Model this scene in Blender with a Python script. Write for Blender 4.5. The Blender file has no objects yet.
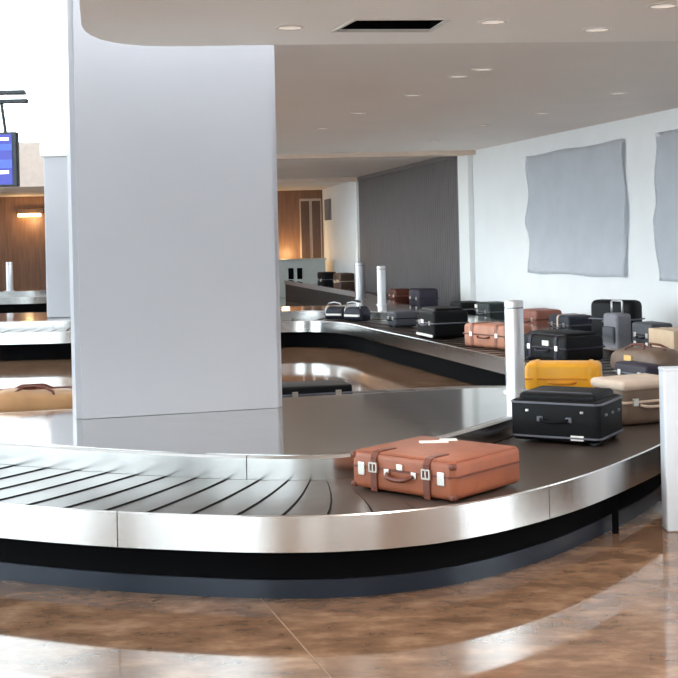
import bpy, bmesh, math, random
from mathutils import Vector, Matrix, noise
random.seed(7)
S = bpy.context.scene
C = S.collection
PI = math.pi

# ------------------------------------------------------------------ materials
def srgb(r, g, b):
    f = lambda c: (c/255/12.92) if c/255 <= .04045 else ((c/255+.055)/1.055)**2.4
    return (f(r), f(g), f(b), 1)

def mat(name, col, rough=.5, metal=0, noise_amt=0, nscale=8, stretch=(1,1,1), bump=0, bscale=60, spec=.5, emit=None, estr=0, coat=0):
    m = bpy.data.materials.new(name); m.use_nodes = True
    nt = m.node_tree; b = nt.nodes['Principled BSDF']
    b.inputs['Base Color'].default_value = col
    b.inputs['Roughness'].default_value = rough
    b.inputs['Metallic'].default_value = metal
    b.inputs['Specular IOR Level'].default_value = spec
    if coat: b.inputs['Coat Weight'].default_value = coat
    if emit:
        b.inputs['Emission Color'].default_value = emit
        b.inputs['Emission Strength'].default_value = estr
    tc = nt.nodes.new('ShaderNodeTexCoord')
    mp = nt.nodes.new('ShaderNodeMapping'); mp.inputs['Scale'].default_value = stretch
    nt.links.new(tc.outputs['Object'], mp.inputs['Vector'])
    if noise_amt:
        n = nt.nodes.new('ShaderNodeTexNoise'); n.inputs['Scale'].default_value = nscale; n.inputs['Detail'].default_value = 6
        nt.links.new(mp.outputs[0], n.inputs['Vector'])
        r = nt.nodes.new('ShaderNodeMapRange')
        r.inputs['From Min'].default_value = .3; r.inputs['From Max'].default_value = .7
        r.inputs['To Min'].default_value = 1-noise_amt; r.inputs['To Max'].default_value = 1+noise_amt
        nt.links.new(n.outputs['Fac'], r.inputs['Value'])
        mx = nt.nodes.new('ShaderNodeVectorMath'); mx.operation = 'SCALE'
        mx.inputs[0].default_value = col[:3]
        nt.links.new(r.outputs[0], mx.inputs['Scale'])
        nt.links.new(mx.outputs[0], b.inputs['Base Color'])
    if bump:
        n2 = nt.nodes.new('ShaderNodeTexNoise'); n2.inputs['Scale'].default_value = bscale; n2.inputs['Detail'].default_value = 3
        nt.links.new(mp.outputs[0], n2.inputs['Vector'])
        bp = nt.nodes.new('ShaderNodeBump'); bp.inputs['Strength'].default_value = bump; bp.inputs['Distance'].default_value = .01
        nt.links.new(n2.outputs['Fac'], bp.inputs['Height'])
        nt.links.new(bp.outputs[0], b.inputs['Normal'])
    return m

def steel_mat(name, col, rough, seam=1.45, phase=.0):
    """brushed stainless sheet; thin dark joints every `seam` metres along the sheet (uv.x is metres along it)"""
    m = mat(name, col, rough, 1)
    nt = m.node_tree; b = nt.nodes['Principled BSDF']
    uv = nt.nodes.new('ShaderNodeUVMap')
    sp = nt.nodes.new('ShaderNodeSeparateXYZ'); nt.links.new(uv.outputs[0], sp.inputs[0])
    # brushed streaks running up the sheet
    cm = nt.nodes.new('ShaderNodeCombineXYZ')
    ms = nt.nodes.new('ShaderNodeMath'); ms.operation = 'MULTIPLY'; ms.inputs[1].default_value = 5
    nt.links.new(sp.outputs[0], ms.inputs[0]); nt.links.new(ms.outputs[0], cm.inputs[0])
    n = nt.nodes.new('ShaderNodeTexNoise'); n.inputs['Scale'].default_value = 1; n.inputs['Detail'].default_value = 5
    nt.links.new(cm.outputs[0], n.inputs['Vector'])
    r = nt.nodes.new('ShaderNodeMapRange'); r.inputs['From Min'].default_value = .3; r.inputs['From Max'].default_value = .7
    r.inputs['To Min'].default_value = rough*.85; r.inputs['To Max'].default_value = rough*1.15
    nt.links.new(n.outputs['Fac'], r.inputs['Value']); nt.links.new(r.outputs[0], b.inputs['Roughness'])
    a = nt.nodes.new('ShaderNodeMath'); a.operation = 'ADD'; a.inputs[1].default_value = phase
    nt.links.new(sp.outputs[0], a.inputs[0])
    d = nt.nodes.new('ShaderNodeMath'); d.operation = 'DIVIDE'; d.inputs[1].default_value = seam
    nt.links.new(a.outputs[0], d.inputs[0])
    f = nt.nodes.new('ShaderNodeMath'); f.operation = 'FRACT'; nt.links.new(d.outputs[0], f.inputs[0])
    l = nt.nodes.new('ShaderNodeMath'); l.operation = 'LESS_THAN'; l.inputs[1].default_value = .006/seam
    nt.links.new(f.outputs[0], l.inputs[0])
    mx = nt.nodes.new('ShaderNodeMix'); mx.data_type = 'RGBA'
    mx.inputs[6].default_value = col; mx.inputs[7].default_value = (.12,.12,.12,1)
    nt.links.new(l.outputs[0], mx.inputs[0]); nt.links.new(mx.outputs[2], b.inputs['Base Color'])
    return m

def floor_mat():
    m = mat('polished_brown_terrazzo', (.2,.12,.08,1), .12)
    nt = m.node_tree; b = nt.nodes['Principled BSDF']
    tc = nt.nodes.new('ShaderNodeTexCoord')
    def nz(scale, detail, sx=1, sy=1):
        mp = nt.nodes.new('ShaderNodeMapping'); mp.inputs['Scale'].default_value = (sx, sy, 1)
        nt.links.new(tc.outputs['Object'], mp.inputs[0])
        n = nt.nodes.new('ShaderNodeTexNoise'); n.inputs['Scale'].default_value = scale; n.inputs['Detail'].default_value = detail
        n.inputs['Roughness'].default_value = .65
        nt.links.new(mp.outputs[0], n.inputs['Vector']); return n
    n1 = nz(4.5, 4, .8, 1.4); n2 = nz(.7, 3)
    cr = nt.nodes.new('ShaderNodeValToRGB')
    cr.color_ramp.elements[0].position = .32; cr.color_ramp.elements[0].color = srgb(98, 74, 58)
    cr.color_ramp.elements[1].position = .70; cr.color_ramp.elements[1].color = srgb(158, 127, 103)
    e = cr.color_ramp.elements.new(.52); e.color = srgb(127, 98, 77)
    nt.links.new(n1.outputs['Fac'], cr.inputs[0])
    r = nt.nodes.new('ShaderNodeMapRange'); r.inputs['From Min'].default_value = .3; r.inputs['From Max'].default_value = .7
    r.inputs['To Min'].default_value = .85; r.inputs['To Max'].default_value = 1.15
    nt.links.new(n2.outputs['Fac'], r.inputs[0])
    sc = nt.nodes.new('ShaderNodeVectorMath'); sc.operation = 'SCALE'
    nt.links.new(cr.outputs[0], sc.inputs[0]); nt.links.new(r.outputs[0], sc.inputs['Scale'])
    nt.links.new(sc.outputs[0], b.inputs['Base Color'])
    r2 = nt.nodes.new('ShaderNodeMapRange'); r2.inputs['From Min'].default_value = .3; r2.inputs['From Max'].default_value = .7
    r2.inputs['To Min'].default_value = .03; r2.inputs['To Max'].default_value = .07
    nt.links.new(n2.outputs['Fac'], r2.inputs[0]); nt.links.new(r2.outputs[0], b.inputs['Roughness'])
    b.inputs['Specular IOR Level'].default_value = .75
    return m

def glass_mat():
    m = bpy.data.materials.new('clear_glass'); m.use_nodes = True
    nt = m.node_tree; nt.nodes.clear()
    o = nt.nodes.new('ShaderNodeOutputMaterial'); t = nt.nodes.new('ShaderNodeBsdfTransparent')
    t.inputs[0].default_value = (.95, .98, .98, 1)
    g = nt.nodes.new('ShaderNodeBsdfGlossy'); g.inputs['Roughness'].default_value = .02
    fr = nt.nodes.new('ShaderNodeFresnel'); mx = nt.nodes.new('ShaderNodeMixShader')
    nt.links.new(fr.outputs[0], mx.inputs[0]); nt.links.new(t.outputs[0], mx.inputs[1]); nt.links.new(g.outputs[0], mx.inputs[2])
    nt.links.new(mx.outputs[0], o.inputs[0]); return m

M = {}
M['floor'] = floor_mat()
M['joint'] = mat('pale_floor_joint', srgb(146,118,97), .4, noise_amt=.1)
M['white_wall'] = mat('white_wall_paint', srgb(240,242,244), .6, noise_amt=.02, nscale=2)
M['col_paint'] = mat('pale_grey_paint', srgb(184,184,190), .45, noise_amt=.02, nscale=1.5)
M['col_white'] = mat('white_pilaster_daylit_casing', srgb(246,248,248), .4, noise_amt=.01)  # white of the pilasters; on the rear column it stands in for daylight
M['ceil'] = mat('ceiling_paint', srgb(238,230,224), .75, noise_amt=.02, nscale=1)
M['ceil_low'] = mat('soffit_paint', srgb(250,245,240), .7, noise_amt=.015, nscale=1)
M['beam'] = mat('beam_paint', srgb(226,206,190), .7, noise_amt=.02)
M['wood'] = mat('brown_timber_panelling', srgb(132,96,72), .45, noise_amt=.22, nscale=5, stretch=(3,3,.25))
M['wood_dark'] = mat('dark_timber', srgb(88,66,56), .45, noise_amt=.2, nscale=6, stretch=(3,3,.3))
M['tan_wall'] = mat('tan_plaster', srgb(168,150,132), .7, noise_amt=.05)
M['fascia'] = mat('dusty_beige_fascia', srgb(206,190,180), .6, noise_amt=.06)
M['steel'] = steel_mat('brushed_steel_rim', (.60,.59,.585,1), .2, 1.42, .62)
M['steel_dark'] = steel_mat('dull_steel_rim', (.36,.34,.33,1), .34, .8, .2)
M['deck'] = mat('satin_steel_deck', (.74,.73,.71,1), .10, 1, noise_amt=.05, nscale=3, bump=.02, bscale=8)
M['post'] = mat('satin_steel_post', (.62,.62,.65,1), .36, .8, noise_amt=.03)
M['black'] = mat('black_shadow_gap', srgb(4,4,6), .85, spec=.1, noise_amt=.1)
M['kick'] = mat('slate_blue_kick_plate', srgb(36,43,55), .28, .3, noise_amt=.08)
M['rubber'] = mat('dark_rubber_slat', srgb(74,64,58), .3, 0, noise_amt=.08, nscale=5, spec=.33)
M['rubber_gap'] = mat('black_slat_gap', srgb(8,8,10), .8, noise_amt=.1)
M['shutter'] = mat('charcoal_shutter', srgb(108,104,106), .55, .2, noise_amt=.06, nscale=3)
M['sheet'] = mat('grey_fabric_sheet', srgb(236,239,245), .8, noise_amt=.03, nscale=3, bump=.25, bscale=5)
M['glass'] = glass_mat()
M['frame'] = mat('white_window_frame', srgb(225,232,234), .4, noise_amt=.02)
M['dark_metal'] = mat('dark_grey_metal', srgb(62,66,70), .4, .6, noise_amt=.05)
M['screen'] = mat('blue_screen', srgb(20,24,110), .2, emit=srgb(38,48,190), estr=.75, noise_amt=.05)
M['screen_band'] = mat('lighter_blue_screen_row', srgb(30,60,160), .2, emit=srgb(60,96,206), estr=.75, noise_amt=.05)
M['screen_text'] = mat('white_screen_text', srgb(250,250,250), .2, emit=(1,1,1,1), estr=1.3, noise_amt=.02)
M['lamp'] = mat('warm_lamp', srgb(255,225,170), .3, emit=srgb(255,214,150), estr=9, noise_amt=.02)
M['downlight'] = mat('downlight_diffuser', srgb(255,245,235), .4, emit=srgb(255,240,225), estr=.45, noise_amt=.02)
M['trimring'] = mat('downlight_ring', srgb(226,220,214), .4, noise_amt=.02)
M['brown_leather'] = mat('orange_brown_leather', srgb(150,84,56), .45, noise_amt=.14, nscale=9, bump=.12, bscale=35)
M['brown_leather_dark'] = mat('dark_brown_leather', srgb(104,52,36), .42, noise_amt=.14, nscale=14)
M['brass'] = mat('worn_nickel', (.72,.68,.62,1), .3, 1, noise_amt=.08)
M['black_cloth'] = mat('black_nylon', srgb(8,9,13), .55, spec=.22, noise_amt=.2, nscale=30, bump=.15, bscale=90)
M['black_piping'] = mat('grey_piping', srgb(104,106,116), .4, noise_amt=.08)
M['navy_cloth'] = mat('navy_nylon', srgb(20,25,42), .55, noise_amt=.15, nscale=30)
M['purple_cloth'] = mat('dark_purple_nylon', srgb(36,28,48), .55, noise_amt=.15, nscale=30)
M['green_cloth'] = mat('dark_green_nylon', srgb(32,46,46), .55, noise_amt=.15, nscale=30)
M['grey_cloth'] = mat('grey_canvas', srgb(120,120,128), .6, noise_amt=.12, nscale=20)
M['charcoal'] = mat('charcoal_cloth', srgb(66,68,76), .6, noise_amt=.12, nscale=20)
M['yellow'] = mat('yellow_orange_shell', srgb(244,172,34), .35, noise_amt=.06, nscale=5)
M['yellow_dark'] = mat('orange_shell_rib', srgb(214,132,26), .4, noise_amt=.06, nscale=5)
M['tan'] = mat('tan_leather', srgb(186,138,92), .5, noise_amt=.12, nscale=7, bump=.15, bscale=14)
M['tan_dark'] = mat('brown_leather_bag', srgb(112,92,78), .5, noise_amt=.15, nscale=7, bump=.2, bscale=14)
M['beige'] = mat('beige_canvas', srgb(214,192,172), .6, noise_amt=.08, nscale=9)
M['red_brown'] = mat('reddish_brown_leather', srgb(146,92,78), .45, noise_amt=.12, nscale=9)
M['rose_brown'] = mat('rosy_brown_leather', srgb(186,126,100), .42, noise_amt=.12, nscale=9)
M['carton'] = mat('kraft_card', srgb(206,180,152), .7, noise_amt=.06, nscale=9)
M['paper'] = mat('white_paper_tag', srgb(240,238,232), .6, noise_amt=.03)
M['buff_paper'] = mat('buff_paper_tag', srgb(230,190,120), .6, noise_amt=.05)
M['counter'] = mat('pale_grey_laminate', srgb(196,202,198), .45, noise_amt=.04)
M['pillar_white'] = mat('white_laminate', srgb(214,220,228), .3, noise_amt=.02)

# ------------------------------------------------------------------ mesh helpers
def obj(name, bm, mats, parent=None, smooth=False, world=False, auto=None):
    if parent is not None and world:
        rt = parent
        mt = Matrix.Identity(4)
        while rt is not None:
            mt = rt.matrix_basis @ mt; rt = rt.parent
        bm.transform(mt.inverted())
    bmesh.ops.recalc_face_normals(bm, faces=bm.faces)
    me = bpy.data.meshes.new(name); bm.to_mesh(me); bm.free()
    for m in (mats if isinstance(mats, (list, tuple)) else [mats]): me.materials.append(M[m])
    for p in me.polygons: p.use_smooth = smooth
    if auto:
        me.set_sharp_from_angle(angle=math.radians(auto))
        for p in me.polygons: p.use_smooth = True
    o = bpy.data.objects.new(name, me); C.objects.link(o)
    if parent is not None: o.parent = parent
    return o

def thing(name, label, cat, loc=(0,0,0), rz=0, group=None):
    o = bpy.data.objects.new(name, None); C.objects.link(o)
    o.empty_display_size = .1
    o.location = loc; o.rotation_euler = (0, 0, rz)
    o['label'] = label; o['category'] = cat
    if group: o['group'] = group
    return o
def tag(o, label, cat, group=None):
    o['label'] = label; o['category'] = cat
    if group: o['group'] = group
    return o
def struct(name, bm, mats, label=None, cat=None, **k):
    o = obj(name, bm, mats, **k); o['kind'] = 'structure'
    o['label'] = label or name.replace('_', ' '); o['category'] = cat or name.split('_')[0]
    return o

def merge(bm, b2, mi=0):
    vm = {v: bm.verts.new(v.co) for v in b2.verts}
    for f in b2.faces:
        try:
            nf = bm.faces.new([vm[v] for v in f.verts]); nf.material_index = mi
        except ValueError: pass
    b2.free()
def box(bm, x0, x1, y0, y1, z0, z1, r=0, seg=2, mi=0, mtx=None):
    b = bmesh.new(); bmesh.ops.create_cube(b, size=1)
    for v in b.verts:
        v.co = Vector(((x0+x1)/2+v.co.x*(x1-x0), (y0+y1)/2+v.co.y*(y1-y0), (z0+z1)/2+v.co.z*(z1-z0)))
    if r: bmesh.ops.bevel(b, geom=list(b.edges), offset=r, segments=seg, profile=.5, affect='EDGES')
    if mtx: b.transform(mtx)
    merge(bm, b, mi)
def prism(bm, poly, z0, z1, mi=0, bevel=0):
    b = bmesh.new()
    lo = [b.verts.new((x, y, z0)) for x, y in poly]; hi = [b.verts.new((x, y, z1)) for x, y in poly]
    n = len(poly); b.faces.new(lo[::-1]); b.faces.new(hi)
    for i in range(n): b.faces.new((lo[i], lo[(i+1) % n], hi[(i+1) % n], hi[i]))
    if bevel: bmesh.ops.bevel(b, geom=[e for e in b.edges], offset=bevel, segments=2, affect='EDGES')
    merge(bm, b, mi)
def tube(bm, pts, r, n=8, mi=0, closed=False):
    pts = [Vector(p) for p in pts]; b = bmesh.new(); rings = []
    for i, p in enumerate(pts):
        a = pts[max(i-1, 0)]; c = pts[min(i+1, len(pts)-1)]
        d = (c-a).normalized()
        up = Vector((0,0,1)) if abs(d.z) < .95 else Vector((1,0,0))
        s = d.cross(up).normalized(); t = s.cross(d)
        rr = r[i] if isinstance(r, (list, tuple)) else r
        rings.append([b.verts.new(p+rr*(math.cos(2*PI*k/n)*s+math.sin(2*PI*k/n)*t)) for k in range(n)])
    for i in range(len(rings)-1):
        for k in range(n): b.faces.new((rings[i][k], rings[i][(k+1) % n], rings[i+1][(k+1) % n], rings[i+1][k]))
    b.faces.new(rings[0][::-1]); b.faces.new(rings[-1])
    merge(bm, b, mi)
def cyl(bm, x, y, z0, z1, r, n=20, mi=0): tube(bm, [(x, y, z0), (x, y, z1)], r, n, mi)
def catmull(P, n=6, closed=False):
    P = [Vector((p[0], p[1])) for p in P]; out = []; m = len(P)
    for i in range(m if closed else m-1):
        if closed: a, b, c, d = P[(i-1) % m], P[i], P[(i+1) % m], P[(i+2) % m]
        else:
            b, c = P[i], P[i+1]
            a = P[i-1] if i > 0 else b+(b-c); d = P[i+2] if i+2 < m else c+(c-b)
        for k in range(n):
            t = k/n
            out.append(.5*((2*b)+(c-a)*t+(2*a-5*b+4*c-d)*t*t+(3*b-a-3*c+d)*t**3))
    if not closed: out.append(P[-1])
    return out
def resample(P, step, closed):
    Q = P+[P[0]] if closed else P
    L = [0]
    for i in range(len(Q)-1): L.append(L[-1]+(Q[i+1]-Q[i]).length)
    n = max(2, int(round(L[-1]/step))); out = []; j = 0
    for k in range(n if closed else n+1):
        s = L[-1]*k/n
        while j < len(L)-2 and L[j+1] < s: j += 1
        t = (s-L[j])/max(L[j+1]-L[j], 1e-9); out.append(Q[j].lerp(Q[j+1], min(max(t, 0), 1)))
    return out
def normals(P, closed):
    """unit normals pointing to the left of travel"""
    n = len(P); N = []
    for i in range(n):
        a = P[(i-1) % n] if closed else P[max(i-1, 0)]
        c = P[(i+1) % n] if closed else P[min(i+1, n-1)]
        d = (c-a).normalized(); N.append(Vector((-d.y, d.x)))
    return N
def sweep(bm, P, prof, closed=False, mi=0):
    """closed cross-section prof [(offset to the left, z)] carried along P; uv.x = metres along"""
    N = normals(P, closed); b = bm; uvl = b.loops.layers.uv.verify()
    L = [0]
    for i in range(len(P)): L.append(L[-1]+(P[(i+1) % len(P)]-P[i]).length)
    R = [[b.verts.new((P[i].x+N[i].x*o, P[i].y+N[i].y*o, z)) for o, z in prof] for i in range(len(P))]
    m = len(prof); cnt = len(P) if closed else len(P)-1
    for i in range(cnt):
        j = (i+1) % len(P)
        for k in range(m):
            k2 = (k+1) % m
            f = b.faces.new((R[i][k], R[j][k], R[j][k2], R[i][k2])); f.material_index = mi
            for lp, (s, t) in zip(f.loops, ((L[i], k), (L[i+1], k), (L[i+1], k+1), (L[i], k+1))): lp[uvl].uv = (s, t/m)
    if not closed:
        b.faces.new(R[0]); b.faces.new(R[-1][::-1])
def slats(bm, P, o0, o1, z, step, closed=False, skew=0):
    """overlapping slats across a belt between offsets o0 and o1: each a thin tilted plate, black gap between"""
    Q = resample(P, step, closed); N = normals(Q, closed); n = len(Q)
    cnt = n if closed else n-1
    def pt(i, o, fr, zz):
        j = (i+1) % n; i %= n
        p = Q[i].lerp(Q[j], fr); nn = N[i].lerp(N[j], fr).normalized()
        return Vector((p.x+nn.x*o, p.y+nn.y*o, zz))
    K = 5
    for i in range(cnt):
        top, bot = [], []
        for a, fr, zz in ((0, .0, z-.006), (1, .94, z)):
            row, rb = [], []
            for k in range(K+1):
                o = o0+(o1-o0)*k/K
                bow = .05*math.sin(PI*k/K)+skew*k/K       # crescent edge
                t = fr+bow; ii = i+math.floor(t); tt = t-math.floor(t)
                if not closed: 
                    ii = min(max(ii, 0), n-2)
                row.append(bm.verts.new(pt(ii, o, tt, zz))); rb.append(bm.verts.new(pt(ii, o, tt, z-.012)))
            top.append(row); bot.append(rb)
        for k in range(K):
            bm.faces.new((top[0][k], top[1][k], top[1][k+1], top[0][k+1]))
            f = bm.faces.new((bot[1][k], top[1][k], top[1][k+1], bot[1][k+1])); f.material_index = 1
            f = bm.faces.new((bot[0][k], top[0][k], top[0][k+1], bot[0][k+1])); f.material_index = 1
    sweep(bm, P, [(o0-.025, z-.012), (o1, z-.012), (o1, z-.03), (o0-.025, z-.03)], closed, mi=1)
def loft_bag(bm, L, W, H, droop=.12, n=14, m=20, seed=0, mi=0, p=3.2):
    """soft bag: superellipse sections along x, sagging and lumpy"""
    R = []
    for i in range(n):
        t = i/(n-1); x = (t-.5)*L
        e = (1-abs(2*t-1)**5)**.5 if 0 < t < 1 else .45
        e = max(e, .45)
        w = W/2*(.82+.18*e)*e**.3; h = H*(.8+.2*e)*e**.35*(1-droop*abs(math.sin(3.1*t+seed)))
        ring = []
        for k in range(m):
            a = 2*PI*k/m; c, s = math.cos(a), math.sin(a)
            y = w*math.copysign(abs(c)**(2/p), c); zz = h/2+h/2*math.copysign(abs(s)**(2/p), s)
            q = noise.noise(Vector((x*5+seed*3.1, y*5, zz*5)))*.018
            ring.append(bm.verts.new((x+q, y*(1+q), max(0, zz*(1+q*2)))))
        R.append(ring)
    for i in range(n-1):
        for k in range(m): f = bm.faces.new((R[i][k], R[i][(k+1) % m], R[i+1][(k+1) % m], R[i+1][k])); f.material_index = mi
    bm.faces.new(R[0][::-1]); bm.faces.new(R[-1])

# ------------------------------------------------------------------ setting
bm = bmesh.new(); box(bm, -18, 12, -10, 40, -.2, 0); struct('floor', bm, 'floor', 'polished brown terrazzo floor', 'floor')
bm = bmesh.new()
prism(bm, [(-.50,6.20),(-.494,6.202),(.356,3.409),(.35,3.407)], 0, .0015)
struct('trim_1', bm, 'joint', 'pale joint line in the brown floor', 'floor joint')

# low soffit over the camera, with rounded corner and a slot for the vent
V0 = [(.127,6.945),(.645,7.0),(.568,7.41),(.006,7.334)]
def soffit():
    b = bmesh.new()
    edge = [(.72,-9.0),(-1.04,5.2)]
    c0, c1, c2 = Vector((-1.365,6.95)), Vector((-1.48,7.77)), Vector((-.9,7.79))
    for k in range(9):
        t = k/8; q = c0*(1-t)**2+c1*2*t*(1-t)+c2*t*t; edge.append((q.x, q.y))
    edge += [(-.37,7.815),(2.29,8.05),(6.2,8.3),(9.6,-9.0)]
    eds = []
    for loop in (edge, V0):
        vs = [b.verts.new((x, y, 2.83)) for x, y in loop]
        for i in range(len(vs)): eds.append(b.edges.new((vs[i], vs[(i+1) % len(vs)])))
    bmesh.ops.triangle_fill(b, use_beauty=True, use_dissolve=False, edges=eds)
    # drop any face that filled the slot
    cx = sum(p[0] for p in V0)/4; cy = sum(p[1] for p in V0)/4
    kill = []
    for f in b.faces:
        if all(any((v.co.xy-Vector(p)).length < 1e-4 for p in V0) for v in f.verts): kill.append(f)
    if kill: bmesh.ops.delete(b, geom=kill, context='FACES_ONLY')
    ex = bmesh.ops.extrude_face_region(b, geom=list(b.faces))
    for v in [g for g in ex['geom'] if isinstance(g, bmesh.types.BMVert)]: v.co.z += .26
    return b
struct('ceiling', soffit(), 'ceil_low', 'low pale soffit with a rounded corner', 'ceiling')
bm = bmesh.new()
WALL = [(9.8,-10.4),(3.86,14.3),(2.2,21.2),(.58,29.94),(-.42,37.2)]
prism(bm, [(-1.6,9.12),(-.47,9.12),(-.42,8.86),(5.27,8.84),(3.9,14.4),(2.2,21.3),(.6,30.0),(-.3,37.2),(-16.2,37.2),(-16.2,30.8),(-1.6,30.8)], 3.0, 3.3)
struct('ceiling_far', bm, 'ceil', 'flat grey ceiling beyond the soffit', 'ceiling')
bm = bmesh.new(); box(bm, -16.3, 10, -10, 31, 10, 10.2); struct('ceiling_atrium', bm, 'white_wall', 'high white roof of the bright hall', 'ceiling')
for k, (y, x1, h) in enumerate(((20.8,2.3,.07),(29.4,.66,.09))):
    bm = bmesh.new(); box(bm, -1.6, x1, y, y+.35, 3.0-h, 3.0); struct('trim_%d' % (k+2), bm, 'beam', 'shallow beige beam across the ceiling', 'beam')
# right wall: faceted, following the carousel
bm = bmesh.new()
out = [(x+.25, y+.06) for x, y in WALL]
def wl(y): return 9.8-(y+10.4)*5.94/24.7
prism(bm, [(wl(6.2),6.2)]+WALL[1:]+out[:0:-1]+[(wl(6.2)+.25,6.26)], 0, 3.3)
prism(bm, [(9.8,-10.4),(wl(1.6),1.6),(wl(1.6)+.25,1.66),(10.05,-10.34)], 0, 3.3)
prism(bm, [(wl(1.6),1.6),(wl(6.2),6.2),(wl(6.2)+.25,6.26),(wl(1.6)+.25,1.66)], 2.8, 3.3)  # lintel over the opening cut for the added window
struct('wall_right', bm, 'white_wall', 'long white wall on the right', 'wall')
bm = bmesh.new(); box(bm, -16.2, -.2, 37.0, 37.25, 0, 3.2); struct('wall_back', bm, 'wood', 'brown timber end wall', 'wall')
bm = bmesh.new(); box(bm, -16.2, -1.6, 30.6, 30.8, 3.0, 4.05); struct('trim_4', bm, 'fascia', 'dusty beige fascia above the far hall', 'fascia')
# wall behind the camera with tall openings
bm = bmesh.new()
for x0, x1 in ((-5.2,-1.2),(.1,2.2),(3.2,5.2),(6.6,9.6)): box(bm, x0, x1, -9.25, -9.0, 0, 10)
for x0, x1 in ((-1.2,.1),(2.2,3.2),(5.2,6.6)): box(bm, x0, x1, -9.25, -9.0, 2.8, 10)
struct('wall_front', bm, 'tan_wall', 'tan wall behind the viewer', 'wall')
def along(p, q):
    d = Vector((q[0]-p[0], q[1]-p[1])); L = d.length; d.normalize()
    return Matrix(((d.x, -d.y, 0, p[0]), (d.y, d.x, 0, p[1]), (0, 0, 1, 0), (0, 0, 0, 1))), L
def window(name, mat4, w, h, nx, nz, label):
    """glazing in local x (width) and z (height): mullion grid plus one pane"""
    b = bmesh.new()
    for i in range(nx+1):
        x = w*i/nx; box(b, x-.035, x+.035, -.05, .05, 0, h)
    for k in range(nz+1):
        z = h*k/nz; box(b, 0, w, -.04, .04, z-.03, z+.03)
    b.transform(mat4); o = struct(name, b, 'frame', label, 'window')
    p = bmesh.new(); box(p, 0, w, -.006, .006, 0, h); p.transform(mat4); obj('pane', p, 'glass', o)
window('window_1', Matrix.Translation((-16.2,30.72,4.05)), 14.6, 5.95, 8, 5, 'bright clerestory glazing above the far hall')
window('window_2', Matrix.Translation((-16.2,-9.1,0)) @ Matrix.Rotation(PI/2, 4, 'Z'), 39.8, 10, 16, 5, 'tall glass facade on the left')
window('window_3', Matrix.Translation((-16.2,-9.12,0)), 11, 10, 5, 5, 'tall glass behind the viewer')
for k, (x0, x1) in enumerate(((-1.2,.1),(2.2,3.2),(5.2,6.6))):
    window('window_%d' % (4+k), Matrix.Translation((x0,-9.12,0)), x1-x0, 2.8, 1, 2, 'tall window behind the viewer')
window('window_7', along((wl(6.2)+.1,6.2), (wl(1.6)+.1,1.6))[0], math.hypot(4.6, wl(1.6)-wl(6.2)), 2.8, 3, 2, 'unseen window added in the right wall to brighten the rim')  # added out of view to brighten the right side of the rim
bm = bmesh.new(); box(bm, -16.3, -16.2, 30.8, 37.2, 0, 3.2); struct('wall_left', bm, 'wood', 'side wall of the far hall', 'wall')

# columns
def column(name, P, z0, z1, m):
    b = bmesh.new(); prism(b, P, z0, z1)
    vert = [e for e in b.edges if abs(e.verts[0].co.z-e.verts[1].co.z) > .5]
    bmesh.ops.bevel(b, geom=vert, offset=.035, segments=4, affect='EDGES')
    return obj(name, b, m, auto=40)
c1 = column('column', [(-1.705,8.235),(-.385,8.60),(-.497,9.005),(-1.817,8.64)], .503, 10, 'col_paint')
tag(c1, 'broad pale grey pier rising from the steel deck of the nearest carousel', 'column'); c1['kind'] = 'structure'
t = thing('column', 'grey column with daylight painted white on its upper casing, half hidden behind the broad pier', 'column', (-3.74,19.85,.503)); t['kind'] = 'structure'
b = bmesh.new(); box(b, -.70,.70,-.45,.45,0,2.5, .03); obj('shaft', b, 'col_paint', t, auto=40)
b = bmesh.new(); box(b, -.74,.74,-.5,.5,2.45,9.49, .03); obj('daylit_casing', b, 'col_white', t, auto=40)  # atrium daylight on the upper column is put into this white colour

# shutter in the right wall, pilaster, wall sheets
mt, L = along((2.12,21.35), (.60,29.55))
b = bmesh.new(); nr = 56
for i in range(nr): box(b, L*i/nr, L*(i+.86)/nr, .02, .075, 0, 2.93)
box(b, 0, L, .0, .03, 0, 2.93); b.transform(mt)
d1 = struct('door_1', b, 'shutter', 'tall charcoal roller shutter with upright ribs', 'shutter')
b = bmesh.new(); box(b, 0, L, .0, .12, 2.91, 2.995); b.transform(mt); obj('header', b, 'shutter', d1)
b = bmesh.new(); mt, L = along((2.26,20.95), (2.13,21.33)); box(b, 0, L, .0, .09, 0, 2.995); b.transform(mt); struct('trim_5', b, 'col_white', 'white pilaster beside the shutter', 'pilaster')
b = bmesh.new(); mt, L = along((.60,29.7), (.57,29.93)); box(b, 0, L, .0, .12, 0, 2.995); b.transform(mt); struct('trim_6', b, 'col_white', 'white pilaster at the far side of the shutter', 'pilaster')
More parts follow.
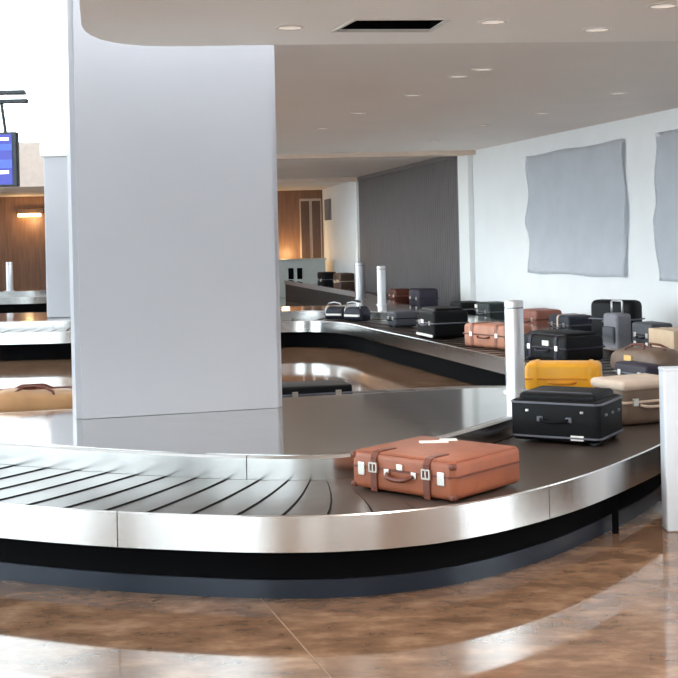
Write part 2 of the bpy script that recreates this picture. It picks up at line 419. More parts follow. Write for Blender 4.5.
def sheet(p, q, z0, z1, label, seed):
    mt, L = along(p, q)
    t = thing('fabric_sheet', label, 'sheet', (p[0], p[1], z0), 0, 'grey sheets on the white wall')
    b = bmesh.new(); nx, nz = 44, 28; G = []
    for i in range(nx+1):
        row = []
        for k in range(nz+1):
            u, v = i/nx, k/nz
            edge = .0
            x = u*L; z = z0+v*(z1-z0)
            x += (.012*math.sin(v*9+seed)*(abs(2*u-1)**8)+.09*math.exp(-((v-.42)/.09)**2)*(u**12)-.06*math.exp(-((v-.5)/.14)**2)*((1-u)**14))
            z += .01*math.sin(u*11+seed)*(abs(2*v-1)**8)
            off = .042+.010*noise.noise(Vector((u*5+seed, v*4, seed)))+.02*abs(2*u-1)**10*math.sin(v*14+seed)
            row.append(b.verts.new((x, max(off, .02), z)))
        G.append(row)
    for i in range(nx):
        for k in range(nz): b.faces.new((G[i][k], G[i+1][k], G[i+1][k+1], G[i][k+1]))
    sol = bmesh.ops.solidify(b, geom=list(b.faces), thickness=.008)
    b.transform(mt); obj('cloth', b, 'sheet', t, smooth=True, world=True)
    b = bmesh.new(); box(b, .02, L-.02, .005, .035, z1-.04, z1-.0); b.transform(mt); obj('batten', b, 'sheet', t, world=True)
sheet((3.555,15.57), (2.83,18.58), 1.06, 2.75, 'large grey fabric sheet on the white wall, whole in view beside the shutter', 1.3)
sheet((4.47,11.77), (3.745,14.78), 1.04, 2.75, 'grey fabric sheet on the white wall cut off by the right edge of the view', 4.2)
bm = bmesh.new(); mt, L = along((-.135,35.1), (-.27,36.1)); box(bm, 0, L, .0, .06, 2.1, 2.68); bm.transform(mt)
tag(obj('wall_sign', bm, 'grey_cloth'), 'small plain grey panel high on the far white wall', 'sign')

# far end: doors, counter, lamps
bm = bmesh.new(); box(bm, -1.06, -.42, 36.9, 37.0, 0, 2.75); box(bm, -1.02,-.78,36.86,36.9,.05,2.68, mi=1); box(bm, -.70,-.46,36.86,36.9,.05,2.68, mi=1)
struct('door_2', bm, ['fascia', 'wood_dark'], 'narrow dark double door in the far corner', 'door')
t = thing('service_counter', 'pale service counter in front of the far timber wall', 'counter', (-.95,35.0,0))
bm = bmesh.new(); box(bm, -.72,.62,-.25,.25,0,1.0,.01); obj('base', bm, 'counter', t)
bm = bmesh.new(); box(bm, -.75,.65,-.29,.28,1.0,1.05,.01); obj('worktop', bm, 'counter', t)
for x in (-.32,-.08):
    bm = bmesh.new(); box(bm, x-.07,x+.07,-.27,-.245,.5,.8,.01); obj('panel', bm, 'black', t)
t = thing('wall_lamp', 'glowing warm strip lamp in a dark hood on the far timber wall', 'lamp', (-8.85,36.97,2.38))
bm = bmesh.new(); box(bm, -.40,.40,-.12,.03,.13,.27,.02); obj('hood', bm, 'wood_dark', t)
bm = bmesh.new(); box(bm, -.36,.30,-.10,-.02,.03,.12,.02); obj('tube', bm, 'lamp', t)
def light(name, kind, loc, energy, col, size=.3, rot=(0,0,0), spot=None):
    l = bpy.data.lights.new(name, kind); l.energy = energy; l.color = col
    if kind == 'AREA': l.size = size
    else: l.shadow_soft_size = size
    if spot: l.spot_size = spot; l.spot_blend = .6
    o = bpy.data.objects.new(name, l); C.objects.link(o); o.location = loc; o.rotation_euler = rot; return o
light('lamp_glow', 'POINT', (-8.85,36.5,2.3), 22, (1,.66,.32), .1)
light('counter_glow', 'POINT', (-1.5,36.4,1.15), 34, (1,.66,.30), .1)
light('hall_glow', 'POINT', (-11.5,35.5,2.2), 20, (1,.72,.45), .2)

# ------------------------------------------------------------------ ceiling fittings
ptsn = [(-.235,7.16),(.90,7.12),(1.555,7.48),(1.75,6.73)]
ptsf = [(1.073,10.94),(1.229,10.51),(.761,12.35),(.266,14.04),(-.152,15.88),(1.865,15.98),(2.373,14.54),(2.811,12.6),(1.462,18.54)]
nl = ['second from left of the row by the vent slot', 'right of the vent slot', 'third along the soffit edge', 'nearest the top right corner']
wh = ['left of a close pair', 'right of a close pair', 'alone left of the close pair', 'in the middle of the ceiling towards the pier', 'beside the broad pier', 'before the shutter top', 'above the whole grey sheet', 'above the gap between the two grey sheets', 'far back above the shutter']
nl[0] = 'left of the vent slot'
def downlight(x, y, z, label, g):
    t = thing('ceiling_light', label, 'downlight', (x, y, z), 0, g)
    b = bmesh.new(); 
    P = [Vector((.085*math.cos(a), .085*math.sin(a))) for a in [2*PI*k/24 for k in range(24)]]
    sweep(b, P, [(0,0),(0,-.006),(.02,-.01),(.02,0)], True); obj('ring', b, 'trimring', t, smooth=True)
    b = bmesh.new(); cyl(b, 0, 0, -.004, .0, .066, 24); obj('diffuser', b, 'downlight', t)
for (x, y), l in zip(ptsn, nl): downlight(x, y, 2.83, 'round recessed downlight in the low soffit, '+l, 'soffit downlights')
for (x, y), l in zip(ptsf, wh): downlight(x, y, 3.0, 'round recessed downlight in the grey ceiling, '+l, 'far ceiling downlights')
t = thing('ceiling_vent', 'dark rectangular vent slot let into the low soffit', 'vent', (.34,7.18,2.83))
bm = bmesh.new()
Vv = [Vector((x, y)) for x, y in V0]
N4 = normals(Vv, True)
cc = sum(Vv, Vector((0,0)))/4
outer = [cc+(v-cc)*1.04 for v in Vv]; inner = [cc+(v-cc)*.97 for v in Vv]
for i in range(4):
    j = (i+1) % 4
    prism(bm, [outer[i], outer[j], inner[j], inner[i]], 2.822, 2.832)
obj('frame', bm, 'trimring', t, world=True)
bm = bmesh.new(); prism(bm, Vv, 2.98, 3.0)
for i in range(4):
    j = (i+1) % 4; g = [cc+(v-cc)*.985 for v in Vv]
    prism(bm, [Vv[i], Vv[j], g[j], g[i]], 2.84, 2.98)
obj('duct', bm, 'black', t, world=True)
for k in range(1, 4):
    f = k/4; a = Vv[0].lerp(Vv[3], f); c = Vv[1].lerp(Vv[2], f)
    bm = bmesh.new(); tube(bm, [(a.x,a.y,2.90),(c.x,c.y,2.90)], .012, 6); obj('blade', bm, 'dark_metal', t, world=True)

# ------------------------------------------------------------------ carousel one (nearest)
ISL = [(-3.15,7.98),(-2.6,7.66),(-1.97,7.36),(-1.3,7.02),(-.85,6.83),(-.512,6.73),(-.2,6.665),(.03,6.69),(.28,6.88),(.567,7.2),(.99,7.81),(1.22,8.23),(1.37,8.62),(1.40,9.05),(1.30,9.36),(1.10,9.47),(.80,9.44),(.11,9.28),(-.9,9.04),(-1.84,8.80),(-2.3,8.68),(-3.0,8.46),(-3.3,8.25)]
IS = resample(catmull(ISL, 8, True), .06, True)       # anticlockwise: left of travel is the island
OFF = .95
NN = normals(IS, True)
OUT = [p-n*OFF for p, n in zip(IS, NN)]
OUT = resample(OUT, .08, True)
root = thing('baggage_carousel', 'nearest baggage carousel with curved steel rim, dark slatted belt and steel island deck', 'baggage carousel', (0,7.5,0))
ZR, ZB, ZD = .40, .380, .50
def rim_profile(zb=.235, zt=ZR, w=.011): return [(0,zb),(0,zt-.005),(.005,zt),(w,zt),(w,zb+.06),(.012,zb)]
def seam_at(P, x, y):
    k = min(range(len(P)), key=lambda i: (P[i]-Vector((x, y))).length)
    return sum((P[i+1]-P[i]).length for i in range(k))
M['steel_outer'] = steel_mat('brushed_steel_outer_rim', (.80,.79,.78,1), .24, 2.25, 22.5-seam_at(OUT, -1.08, 5.80))
M['steel_inner'] = steel_mat('brushed_steel_inner_rim', (.80,.79,.78,1), .24, 2.25, 22.5-seam_at(IS, -.525, 6.73))
bm = bmesh.new(); sweep(bm, OUT, rim_profile(), True); obj('outer_rim', bm, 'steel_outer', root, world=True, auto=35)
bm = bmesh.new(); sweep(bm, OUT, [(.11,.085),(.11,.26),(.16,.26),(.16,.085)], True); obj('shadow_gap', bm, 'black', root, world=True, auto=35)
bm = bmesh.new(); sweep(bm, OUT, [(.10,0),(.10,.085),(.16,.085),(.16,0)], True); obj('kick_plate', bm, 'kick', root, world=True, auto=35)
bm = bmesh.new(); slats(bm, OUT, .045, OFF-.01, ZB, .225, True, skew=.42); obj('conveyor_belt', bm, ['rubber', 'rubber_gap'], root, world=True)
bm = bmesh.new(); sweep(bm, IS, [(0,.3),(0,ZD-.012),(.012,ZD),(.05,ZD),(.05,.3)], True); obj('inner_rim', bm, 'steel_inner', root, world=True, auto=35)
bm = bmesh.new(); prism(bm, [p+n*.045 for p, n in zip(IS, NN)], ZD-.03, ZD+.001); obj('deck', bm, 'deck', root, world=True)

bm = bmesh.new(); box(bm, 1.465,1.495,6.92,6.95,0,.30); obj('support_leg', bm, 'black', root, world=True)

# ------------------------------------------------------------------ carousel two (along the wall, with an arm to the left)
FP = [(-13.5,17.85),(-8,17.85),(-5,17.85),(-3.7,17.88),(-2.4,18.25),(-1.4,18.8),(-.65,18.98),(-.15,18.72),(.2,18.0),(.48,16.9),(1.06,14.86),(1.646,12.67),(2.35,10.03),(3.05,7.4),(3.45,5.9)]
F2 = resample(catmull(FP, 8), .12, False)
BP = [(4.78,5.9),(3.26,12.26),(2.36,15.95),(1.16,20.8),(.78,23.5),(.50,26.0),(-.38,30.0),(-1.25,34.0)]
B2 = resample(catmull(BP, 8), .15, False)
root2 = thing('baggage_carousel', 'long second baggage carousel running along the white wall and turning left behind the pier', 'baggage carousel', (1.6,14,0))
# the front lane lies to the left of F2's travel, the back lane to the right of B2's travel
bm = bmesh.new(); sweep(bm, F2, rim_profile(), False); obj('outer_rim', bm, 'steel', root2, world=True, auto=35)
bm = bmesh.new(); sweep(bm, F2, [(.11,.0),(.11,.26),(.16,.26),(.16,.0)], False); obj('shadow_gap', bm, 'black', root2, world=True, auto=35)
bm = bmesh.new(); slats(bm, F2, .045, .86, ZB, .24, False); obj('conveyor_belt', bm, ['rubber', 'rubber_gap'], root2, world=True)
bm = bmesh.new(); sweep(bm, F2, [(.85,.3),(.85,ZD-.012),(.862,ZD),(.90,ZD),(.90,.3)], False); obj('inner_rim', bm, 'steel', root2, world=True, auto=35)
NF = normals(F2, False); fi = [p+n*.89 for p, n in zip(F2, NF)]
back = [p for p in B2]
far_front = [(-13.5,21.0),(-6,21.0),(-1,21.0),(.1,21.15),(.40,21.8),(.47,23.4),(.36,26.0),(-.52,30.0),(-1.40,34.0)]
bm = bmesh.new()
poly = fi[::-1]+[Vector(p) for p in far_front]+back[::-1]
b2 = bmesh.new(); vs = [b2.verts.new((p.x, p.y, ZD+.001)) for p in poly]
f = b2.faces.new(vs); bmesh.ops.triangulate(b2, faces=[f])
ex = bmesh.ops.extrude_face_region(b2, geom=list(b2.faces))
for v in [g for g in ex['geom'] if isinstance(g, bmesh.types.BMVert)]: v.co.z -= .03
merge(bm, b2); obj('deck', bm, 'deck', root2, world=True)
FF = resample([Vector(p) for p in far_front], .4, False)
bm = bmesh.new(); sweep(bm, FF, [(.02,.40),(.02,ZD+.0006),(-.04,ZD+.0006),(-.04,.40)], False); obj('deck_lip', bm, 'post', root2, world=True, auto=35)
bm = bmesh.new(); sweep(bm, FF, [(0,.0),(0,.40),(-.04,.40),(-.04,.0)], False); obj('side_panel', bm, 'dark_metal', root2, world=True, auto=35)
bm = bmesh.new(); sweep(bm, B2, [(0,.3),(0,ZD-.012),(.012,ZD),(.05,ZD),(.05,.3)], False); obj('inner_rim', bm, 'steel', root2, world=True, auto=35)
BR = [p for p in B2]
bm = bmesh.new(); slats(bm, B2, -.62, -.005, ZB, .24, False); obj('conveyor_belt', bm, ['rubber', 'rubber_gap'], root2, world=True)
bm = bmesh.new(); sweep(bm, B2, [(-.66,0),(-.66,ZR),(-.615,ZR),(-.615,0)], False); obj('outer_rim', bm, 'steel', root2, world=True, auto=35)

# far left carousel
P3 = resample(catmull([(-14.5,29.6),(-10,29.6),(-8,29.65),(-7.0,29.7),(-6.1,30.1),(-5.8,30.9),(-5.8,33.0)], 6), .15, False)
root3 = thing('baggage_carousel', 'farthest baggage carousel at the left, before the lit timber wall', 'baggage carousel', (-9,30,0))
bm = bmesh.new(); sweep(bm, P3, rim_profile()); obj('outer_rim', bm, 'steel', root3, world=True, auto=35)
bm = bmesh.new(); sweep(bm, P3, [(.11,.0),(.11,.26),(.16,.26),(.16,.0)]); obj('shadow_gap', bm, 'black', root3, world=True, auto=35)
bm = bmesh.new(); slats(bm, P3, .045, .86, ZB, .24); obj('conveyor_belt', bm, ['rubber', 'rubber_gap'], root3, world=True)
bm = bmesh.new(); sweep(bm, P3, [(.85,.3),(.85,ZD),(.90,ZD),(.90,.3)]); obj('inner_rim', bm, 'steel', root3, world=True, auto=35)
N3 = normals(P3, False)
bm = bmesh.new(); prism(bm, [p+n*.89 for p, n in zip(P3, N3)]+[Vector((-14.5,33.0))], ZD-.03, ZD+.001); obj('deck', bm, 'deck', root3, world=True)

# bollards on the decks
def bollard(x, y, h, r, label):
    t = thing('bollard', label, 'bollard', (x, y, ZD+.001), 0, 'steel bollards on the carousel decks')
    b = bmesh.new(); tube(b, [(0,0,.01),(0,0,h-.012),(0,0,h-.004),(0,0,h)], [r,r,r*.96,r*.86], 28); obj('post', b, 'post', t, auto=40)
    b = bmesh.new(); tube(b, [(0,0,0),(0,0,.012)], r*1.35, 28); obj('base_plate', b, 'post', t, auto=40)
    b = bmesh.new(); tube(b, [(0,0,h-.055),(0,0,h-.048)], r*1.006, 28); obj('groove', b, 'dark_metal', t)
bollard(1.265,9.20,.655,.069,'tall steel bollard on the nearest carousel, behind the black suitcase')
bollard(.72,21.0,.64,.075,'right one of two far steel bollards on the second carousel')
bollard(.40,22.9,.66,.08,'left one of two far steel bollards on the second carousel')
bollard(-7.95,30.9,.70,.085,'lone steel bollard on the farthest left carousel')

# white end panel at the right edge of the nearest carousel
t = thing('end_panel', 'white boxed end panel standing on the floor against the nearest carousel rim', 'panel', (2.012,6.985,0), 0)
bm = bmesh.new(); box(bm, -.253,.30,-.06,.06,0,.885,.012,3); obj('body', bm, 'pillar_white', t, auto=40)
bm = bmesh.new(); box(bm, -.256,.303,-.063,.063,.872,.89,.008,2); obj('cap', bm, 'pillar_white', t, auto=40)

# ------------------------------------------------------------------ monitor on its rails
t = thing('hanging_rail', 'pair of dark horizontal rails hung high at the left edge', 'rail', (-3.4,9,2.64), 0)
for z, x1 in ((.075,1.225),(.012,1.243)):
    bm = bmesh.new(); box(bm, -2.2, x1, -.03,.03, z-.014, z+.014, .004); obj('bar', bm, 'dark_metal', t)
for x in (-2.0,-.1):
    bm = bmesh.new(); tube(bm, [(x,0,.0),(x,0,7.36)], .012, 8); obj('hanger', bm, 'dark_metal', t)
t = thing('flight_monitor', 'flat monitor with a blue screen hanging from the dark rails', 'monitor', (-2.58,9,2.05), 0)
bm = bmesh.new(); box(bm, -.345,.345,-.03,.04,0,.385,.008); obj('housing', bm, 'dark_metal', t)
sc = bmesh.new(); box(sc, -.325,.310,-.034,-.029,.015,.368); s = obj('screen', sc, 'screen', t)
for (a, c, z0, z1) in ((-.30,.29,.325,.345),(-.30,.285,.09,.112)):
    bm = bmesh.new(); box(bm, a, c, -.037,-.033, z0, z1); obj('text_row', bm, 'screen_text', s)
bm = bmesh.new(); box(bm, -.325,.31,-.036,-.0335,.255,.30); obj('colour_row', bm, 'screen_band', s)
bm = bmesh.new(); box(bm, -.325,.31,-.036,-.0335,.13,.19); obj('colour_row', bm, 'screen_band', s)
bm = bmesh.new(); tube(bm, [(.26,.0,.38),(.235,0,.588)], .012, 8); obj('hanger', bm, 'dark_metal', t)

# ------------------------------------------------------------------ luggage
def arch(w, h, y, z, dy=-1, n=9, k=.35):
    """carry-handle path on the front face: along x, bowing out in y and sagging in z"""
    P = []
    for i in range(n):
        a = PI*i/(n-1)
        P.append((-w/2*math.cos(a), y+dy*h*min(1, math.sin(a)*1.5), z-k*h*math.sin(a)))
    return P
def suitcase(name, label, cat, loc, rz, L, W, H, body, trim, group=None, seam=None, r=.045, handle=True, locks=True, tagm=None, tag_at=None, straps=0, strapm=None, wheels=False, pocket=False, ribs=0, ribm=None, belt_label=False, upright=False):
    t = thing(name, label, cat, loc, rz, group)
    f = .012 if wheels else 0
    b = bmesh.new(); box(b, -L/2, L/2, -W/2, W/2, f, H, r, 4); bd = obj('shell', b, body, t, auto=60)
    b = bmesh.new(); zs = H*.56; box(b, -L/2-.004, L/2+.004, -W/2-.004, W/2+.004, zs-.008, zs+.008, .0035, 1); obj('seam', b, seam or trim, t)
    if handle:
        b = bmesh.new(); tube(b, arch(min(.2, L*.4), .035, -W/2, zs-.02), .009, 8); obj('handle', b, trim, t, smooth=True)
    if locks:
        for sx in (-1, 1):
            b = bmesh.new(); box(b, sx*L*.3-.022, sx*L*.3+.022, -W/2-.012, -W/2+.005, zs-.025, zs+.025, .004); obj('lock', b, 'brass', t)
    for i in range(straps):
        x = L*(-.28+.56*i/max(straps-1, 1)) if straps > 1 else 0
        b = bmesh.new(); w = .018
        box(b, x-w, x+w, -W/2-.006, W/2+.006, f-.0+.002, H+.005, min(r, .04), 4); obj('strap', b, strapm or trim, t, auto=60)
    if pocket:
        b = bmesh.new(); box(b, -L*.42, L*.42, -W*.40, W*.40, H-.03, H+.03, .025, 4); pk = obj('pocket', b, body, t, auto=60)
        b = bmesh.new(); box(b, -L*.36, L*.36, -W*.40-.003, -W*.40+.006, H+.004, H+.012, .002, 1); obj('zip', b, trim, pk)
    if wheels:
        for sx in (-1, 1):
            b = bmesh.new(); tube(b, [(sx*L*.36-.02,-W/2+.035,.032),(sx*L*.36+.02,-W/2+.035,.032)], .032, 14); obj('wheel', b, 'dark_metal', t)
    for i in range(ribs):
        x = L*(-.36+.72*i/(ribs-1))
        b = bmesh.new(); box(b, x-.02, x+.02, -W/2-.008, W/2+.008, .02, H+.007, .035, 3); obj('rib', b, ribm, t, auto=60)
    if tagm:
        x, y, z = tag_at
        b = bmesh.new(); box(b, x-.05, x+.05, y-.006, y+.004, z-.025, z+.025, .002, 1); obj('luggage_tag', b, tagm, t)
    return t

B = ZB+.001     # belt level
# orange-brown leather suitcase ------------------------------------------------
def leather_case():
    L, W, H = .64, .57, .195
    t = thing('leather_suitcase', 'orange brown leather suitcase with two straps lying at the front of the nearest belt', 'suitcase', (.475,6.41,B), math.radians(-42))
    b = bmesh.new(); box(b, -L/2, L/2, -W/2, W/2, .006, H, .032, 4)
    for v in b.verts:           # worn leather sags a little on top
        if v.co.z > H*.7: v.co.z -= .012*max(0, math.cos(v.co.x/L*PI))*max(0, math.cos(v.co.y/W*PI))
    obj('shell', b, 'brown_leather', t, auto=60)
    for z in (.118, H-.012):
        b = bmesh.new(); e = .004 if z < .15 else -.012
        P = [Vector((x, y)) for x, y in ((-L/2-e+.03,-W/2-e),(L/2+e-.03,-W/2-e),(L/2+e,-W/2-e+.03),(L/2+e,W/2+e-.03),(L/2+e-.03,W/2+e),(-L/2-e+.03,W/2+e),(-L/2-e,W/2+e-.03),(-L/2-e,-W/2-e+.03))]
        sweep(b, P, [(-.003,z-.005),(.006,z-.005),(.006,z+.005),(-.003,z+.005)], True); obj('piping', b, 'brown_leather_dark', t)
    for sx in (-1, 1):
        x = sx*.165; w = .019
        b = bmesh.new()
        path = [(-W/2-.004,.004),(-W/2-.006,.03),(-W/2-.006,H-.03),(-W/2+.012,H-.004),(-W/2+.05,H+.003),(-W/2+.15,H+.0)]
        for i in range(len(path)-1):
            (y0,z0),(y1,z1) = path[i], path[i+1]
            d = Vector((y1-y0, z1-z0)).normalized(); nx, nz = d.y*.004, -d.x*.004
            vs = [b.verts.new((x+s*w, y0-nx*k, z0-nz*k)) for s in (-1,1) for k in (-1,1)]+[b.verts.new((x+s*w, y1-nx*k, z1-nz*k)) for s in (-1,1) for k in (-1,1)]
            for q in ((0,1,3,2),(4,6,7,5),(0,4,5,1),(2,3,7,6),(0,2,6,4),(1,5,7,3)): b.faces.new([vs[i] for i in q])
        st = obj('strap', b, 'brown_leather_dark', t)
        b = bmesh.new()
        for q in ((-.026,.026,.098,.105),(-.026,.026,.14,.147),(-.026,-.019,.098,.147),(.019,.026,.098,.147),(-.004,.003,.098,.147)):
            box(b, x+q[0], x+q[1], -W/2-.017, -W/2-.008, q[2], q[3])
        obj('buckle', b, 'brass', st)
    b = bmesh.new()
    tube(b, arch(.16, .032, -W/2-.002, .105, n=11, k=.8), [.008,.009,.011,.012,.012,.012,.012,.012,.011,.009,.008], 10); obj('handle', b, 'brown_leather_dark', t, smooth=True)
    for sx in (-1, 1):
        b = bmesh.new(); box(b, sx*.085-.016, sx*.085+.016, -W/2-.010, -W/2+.002, .088, .122, .004); obj('handle_mount', b, 'brass', t)
        b = bmesh.new(); box(b, sx*.248-.022, sx*.248+.022, -W/2-.008, -W/2+.002, .075, .14, .004); obj('plate', b, 'brass', t)
        for sz, z in ((0,.02),(1,H-.03)):
            b = bmesh.new(); box(b, sx*L/2-.03*(sx>0)-.004*(sx<0), sx*L/2+.03*(sx<0)+.004*(sx>0), -W/2-.004, -W/2+.03, z-.012, z+.02, .01, 3); obj('corner_cap', b, 'brown_leather_dark', t, auto=60)
    b = bmesh.new(); box(b, -.02,.02,-W/2-.012,-W/2+.002,.122,.152,.004); obj('lock', b, 'brass', t)
    b = bmesh.new(); box(b, -.08,.07,-.03,.04,H,H+.005,.002,1); box(b, .03,.12,.02,.075,H,H+.007,.002,1)
    b.transform(Matrix.Translation((-.10,.12,.0)) @ Matrix.Rotation(.75, 4, 'Z')); obj('paper_tag', b, 'paper', t)
leather_case()

# black soft suitcase --------------------------------------------------------
def black_case():
    L, W, H = .56, .45, .265
    t = thing('suitcase', 'black soft suitcase with grey piping lying on the nearest belt below the tall bollard', 'suitcase', (1.38,7.77,B), math.radians(-30))
    b = bmesh.new(); box(b, -L/2, L/2, -W/2, W/2, .015, H, .035, 4); obj('shell', b, 'black_cloth', t, auto=60)
    for z in (.045, H-.02):
        b = bmesh.new(); e = .003
        P = [Vector(p) for p in ((-L/2+.03,-W/2-e),(L/2-.03,-W/2-e),(L/2+e,-W/2+.03),(L/2+e,W/2-.03),(L/2-.03,W/2+e),(-L/2+.03,W/2+e),(-L/2-e,W/2-.03),(-L/2-e,-W/2+.03))]
        sweep(b, P, [(-.005,z-.005),(.006,z-.005),(.006,z+.005),(-.005,z+.005)], True); obj('piping', b, 'black_piping', t)
    b = bmesh.new(); box(b, -L*.43, L*.43, -W*.42, W*.42, H-.03, H+.035, .028, 4); pk = obj('pocket', b, 'black_cloth', t, auto=60)
    b = bmesh.new(); box(b, -L*.36, L*.36, -W*.30, -W*.30+.012, H+.030, H+.038, .002, 1); obj('zip', b, 'black_piping', pk)
    b = bmesh.new(); tube(b, arch(.17, .035, -W/2, .15), .009, 8); obj('handle', b, 'black_cloth', t, smooth=True)
    for sx in (-1, 1):
        b = bmesh.new(); box(b, sx*.09-.018, sx*.09+.018, -W/2-.009, -W/2+.003, .135, .165, .003); obj('handle_mount', b, 'black_piping', t)
        b = bmesh.new(); box(b, sx*.17-.01, sx*.17+.01, -W/2-.007, -W/2+.003, .19, .205, .003); obj('stud', b, 'brass', t)
    for y in (-.16,.16):
        b = bmesh.new(); tube(b, [(L/2-.05,y-.022,.035),(L/2-.05,y+.022,.035)], .035, 16); obj('wheel', b, 'dark_metal', t)
    for y in (-.12,.0,.12):
        b = bmesh.new(); box(b, L/2-.002, L/2+.008, y-.02, y+.02, .17, .185, .003); obj('stud', b, 'black_piping', t)
    b = bmesh.new(); box(b, .10,.18,-W/2-.006,-W/2+.003,.03,.06,.002,1); obj('paper_tag', b, 'paper', t)
black_case()
suitcase('hard_suitcase', 'bright yellow orange hard suitcase behind the black suitcase on the nearest belt', 'suitcase', (1.72,9.80,B), math.radians(-14), .57, .32, .262, 'yellow', 'yellow_dark', r=.04, ribs=2, ribm='yellow', locks=False)
suitcase('suitcase', 'beige topped brown suitcase between the black suitcase and the white end panel', 'suitcase', (1.95,8.44,B), math.radians(25), .44, .34, .27, 'tan_dark', 'beige', pocket=False, straps=0, seam='beige')
# its pale cover
t = [o for o in C.objects if o.name.startswith('suitcase') and o.get('label', '').startswith('beige')][0]
b = bmesh.new(); box(b, -.235,.235,-.185,.185,.225,.29,.03,4); obj('cover', b, 'beige', t, auto=60)
# tan bag and black flat case on the hidden back lane
def duffel(label, loc, rz, L, W, H, m, trim, seed, group=None, tagm=None):
    t = thing('duffel_bag', label, 'bag', loc, rz, group)
    b = bmesh.new(); loft_bag(b, L, W, H, seed=seed); obj('body', b, m, t, smooth=True)
    for sy in (-1, 1):
        b = bmesh.new()
        P = [(-L*.2, sy*W*.42, H*.55), (-L*.17, sy*W*.34, H*.9), (-L*.1, sy*W*.2, H*1.03), (0, sy*W*.12, H*1.05), (L*.1, sy*W*.2, H*1.03), (L*.17, sy*W*.34, H*.9), (L*.2, sy*W*.42, H*.55)]
        tube(b, P, .010, 8); obj('handle', b, trim, t, smooth=True)
    b = bmesh.new(); box(b, -L*.34, L*.34, -.006, .006, H*.93, H*.985); obj('zip', b, trim, t)
    if tagm:
        b = bmesh.new(); box(b, -.075,.055,-W/2-.010,-W/2+.03,H*.52,H*.70,.002,1); obj('luggage_tag', b, tagm, t)
    return t
duffel('tan leather bag on the back lane of the nearest carousel, left of the broad pier', (-2.22,9.22,B), math.radians(14), .80, .40, .225, 'tan', 'brown_leather_dark', 2.2)
suitcase('suitcase', 'flat black case just showing above the steel deck, right of the broad pier', 'suitcase', (-.22,9.78,B), math.radians(14), .56, .36, .145, 'black_cloth', 'black_piping', r=.02)

# second carousel, front lane: angle of the lane
A = math.atan2(-4.125, 1.106)        # lane runs towards the viewer to the right; local -y looks at the aisle
G2 = 'luggage on the front lane of the second carousel'
suitcase('suitcase', 'black soft suitcase with a white lower edge, left of the rosy brown case', 'suitcase', (1.27,15.62,B), A, .62, .46, .34, 'black_cloth', 'black_piping', G2, pocket=True, wheels=True, tagm='paper', tag_at=(-.08,-.232,.20))
t = [o for o in C.objects if 'white lower edge' in o.get('label', '')][0]
b = bmesh.new(); box(b, -.30,.30,-.242,-.225,.025,.055,.004); obj('base_strip', b, 'paper', t)
suitcase('leather_suitcase', 'rosy brown leather suitcase on the second carousel, left of the tall bollard', 'suitcase', (1.76,14.12,B), A+.30, .74, .40, .26, 'rose_brown', 'brown_leather_dark', G2, straps=2, strapm='red_brown')
suitcase('suitcase', 'wide black suitcase with purple straps behind the yellow case', 'suitcase', (2.18,12.47,B), A+.25, .70, .48, .26, 'black_cloth', 'purple_cloth', G2, pocket=True, straps=2, strapm='purple_cloth', wheels=True, tagm='paper', tag_at=(.05,-.245,.19))
duffel('flat brown duffel bag with a buff tag, seen above the white end panel', (2.67,11.05,B), A, .90, .36, .26, 'tan_dark', 'brown_leather_dark', 4.0, G2, 'buff_paper')
suitcase('suitcase', 'low dark purple case in front of the flat brown duffel', 'suitcase', (2.44,10.35,B), A+.06, .50, .2, .18, 'purple_cloth', 'black_piping', G2, r=.03)
suitcase('suitcase', 'small dark case right of the far bollards, on the front lane', 'suitcase', (.88,17.55,B), A, .34, .34, .22, 'charcoal', 'black_cloth', G2, wheels=True)
def hoop_bag(label, loc, rz, L, W, H):
    t = thing('holdall', label, 'bag', loc, rz, G2)
    b = bmesh.new(); loft_bag(b, L, W, H, seed=loc[0]); obj('body', b, 'navy_cloth', t, smooth=True)
    b = bmesh.new(); box(b, -L*.40, L*.40, -W/2-.004, -W/2+.03, H*.28, H*.42, .004); obj('band', b, 'paper', t)
    b = bmesh.new(); tube(b, [(-L*.48, -W*.3, H*.15), (-L*.46, -W*.36, H*.7), (-L*.30, -W*.36, H*1.12), (0, -W*.36, H*1.2), (L*.30, -W*.36, H*1.12), (L*.42, -W*.36, H*.8)], .011, 8); obj('handle', b, 'post', t, smooth=True)
hoop_bag('navy holdall with a pale hoop handle below the far bollards, left one', (-.02,19.45,B), -.45, .32, .26, .22)
hoop_bag('navy holdall with a pale hoop handle below the far bollards, right one', (.28,18.98,B), -.75, .36, .26, .24)

# second carousel, back lane
G3 = 'luggage on the back lane along the wall'
def onback(ratio, c):
    Y = c/(.972*ratio+.233); return (ratio*Y, Y, B)
suitcase('suitcase', 'tall black suitcase standing on edge against the white wall, under the sheets', 'suitcase', (3.13,14.36,B), A+.5, .58, .24, .48, 'black_cloth', 'black_piping', G3, r=.07, handle=True, locks=False)
def trolley(label, loc, rz):
    L, W, H = .28, .20, .36
    t = thing('trolley_bag', label, 'bag', loc, rz, G3)
    b = bmesh.new(); box(b, -L/2, L/2, -W/2, W/2, .01, H, .04, 4); obj('body', b, 'grey_cloth', t, auto=60)
    b = bmesh.new(); box(b, -L*.38, L*.38, -W/2-.03, -W/2+.02, .04, H*.6, .02, 3); obj('pocket', b, 'charcoal', t, auto=60)
    b = bmesh.new(); tube(b, [(-.10,0,H-.02),(-.10,0,H+.12),(-.085,0,H+.135),(.085,0,H+.135),(.10,0,H+.12),(.10,0,H-.02)], .011, 8); obj('handle', b, 'post', t, smooth=True)
trolley('small grey trolley bag with pulled out handle before the tall black suitcase', (3.04,13.92,B), A+.12)
suitcase('suitcase', 'dark grey case right of the small grey trolley bag', 'suitcase', (3.28,13.35,B), A, .42, .26, .29, 'charcoal', 'black_cloth', G3, r=.03)
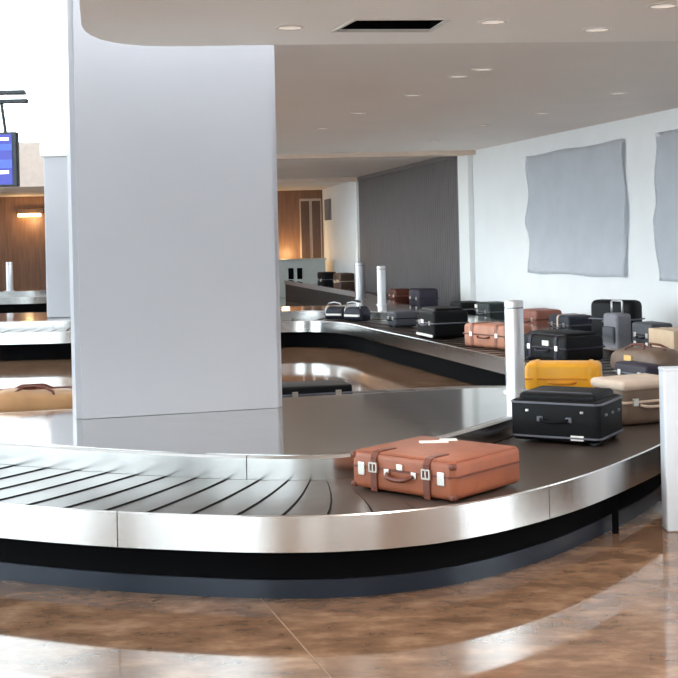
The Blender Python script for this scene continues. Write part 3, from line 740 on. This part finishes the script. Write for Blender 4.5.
t = thing('carton', 'tan cardboard carton on the back lane at the right edge', 'box', (3.37,12.78,B), A, G3)
b = bmesh.new(); box(b, -.25,.25,-.16,.16,0,.26,.004,1); obj('body', b, 'carton', t)
b = bmesh.new(); box(b, -.252,.252,-.03,.03,.02,.2615); obj('tape', b, 'beige', t)
suitcase('suitcase', 'low navy case left of the tall black suitcase', 'suitcase', (2.83,15.45,B), A, .56, .38, .25, 'navy_cloth', 'black_piping', G3, straps=1, strapm='beige')
suitcase('suitcase', 'reddish brown case beyond the tall bollard on the back lane', 'suitcase', (2.60,16.4,B), A, .52, .38, .27, 'red_brown', 'brown_leather_dark', G3)
suitcase('suitcase', 'dark green case with a white label left of the tall bollard top', 'suitcase', (2.21,18.1,B), A, .52, .38, .28, 'green_cloth', 'black_piping', G3, tagm='paper', tag_at=(-.2,-.192,.22))
suitcase('suitcase', 'black case at the near foot of the charcoal shutter', 'suitcase', (1.93,19.2,B), A, .48, .38, .24, 'black_cloth', 'black_piping', G3)
suitcase('suitcase', 'dark purple case standing before the middle of the charcoal shutter', 'suitcase', (1.43,21.35,B), A, .52, .36, .36, 'purple_cloth', 'navy_cloth', G3, r=.05)
suitcase('suitcase', 'small reddish case before the shutter, right of the far bollards', 'suitcase', (1.13,23.3,B), A, .40, .32, .28, 'brown_leather_dark', 'red_brown', G3)
suitcase('suitcase', 'farthest dark bag on the back lane with a pale label, left of its neighbour', 'suitcase', (-.26,31.0,B), A, .55, .36, .40, 'black_cloth', 'black_piping', G3, tagm='paper', tag_at=(.1,-.185,.2))
suitcase('suitcase', 'dark brown bag just left of the left far bollard', 'suitcase', (.14,29.2,B), A, .60, .36, .42, 'wood_dark', 'beige', G3, tagm='buff_paper', tag_at=(.1,-.185,.25))

# ------------------------------------------------------------------ light
w = bpy.data.worlds.new('daylight'); S.world = w; w.use_nodes = True
bg = w.node_tree.nodes['Background']; bg.inputs[0].default_value = (.88,.95,1,1); bg.inputs[1].default_value = 6.0
# the hall's own warm ceiling lamps
for x, y, z, e in ((.6,11.0,2.95,150),(.2,14.6,2.95,110),(.1,18.0,2.95,120),(.9,5.2,2.78,150),(3.0,4.0,2.78,220),(1.6,2.2,2.78,220),(2.0,-1,2.78,220)):
    light('ceiling_lamp', 'SPOT', (x, y, z), e, (1,.92,.84), .12, (0,0,0), math.radians(150))

# ------------------------------------------------------------------ camera
cam = bpy.data.cameras.new('camera'); co = bpy.data.objects.new('camera', cam); C.objects.link(co)
cam.sensor_width = 36; cam.lens = 1275/678*36; cam.shift_y = -103/678; cam.shift_x = .0034
cam.clip_start = .05; cam.clip_end = 200
co.matrix_world = Matrix.Translation((0,0,1.65)) @ Matrix.Rotation(PI/2, 4, 'X') @ Matrix.Rotation(-.0227, 4, 'Z')
S.camera = co
S.view_settings.view_transform = 'Standard'; S.view_settings.look = 'None'
S.view_settings.exposure = .14; S.view_settings.gamma = 1; S.view_settings.use_curve_mapping = False
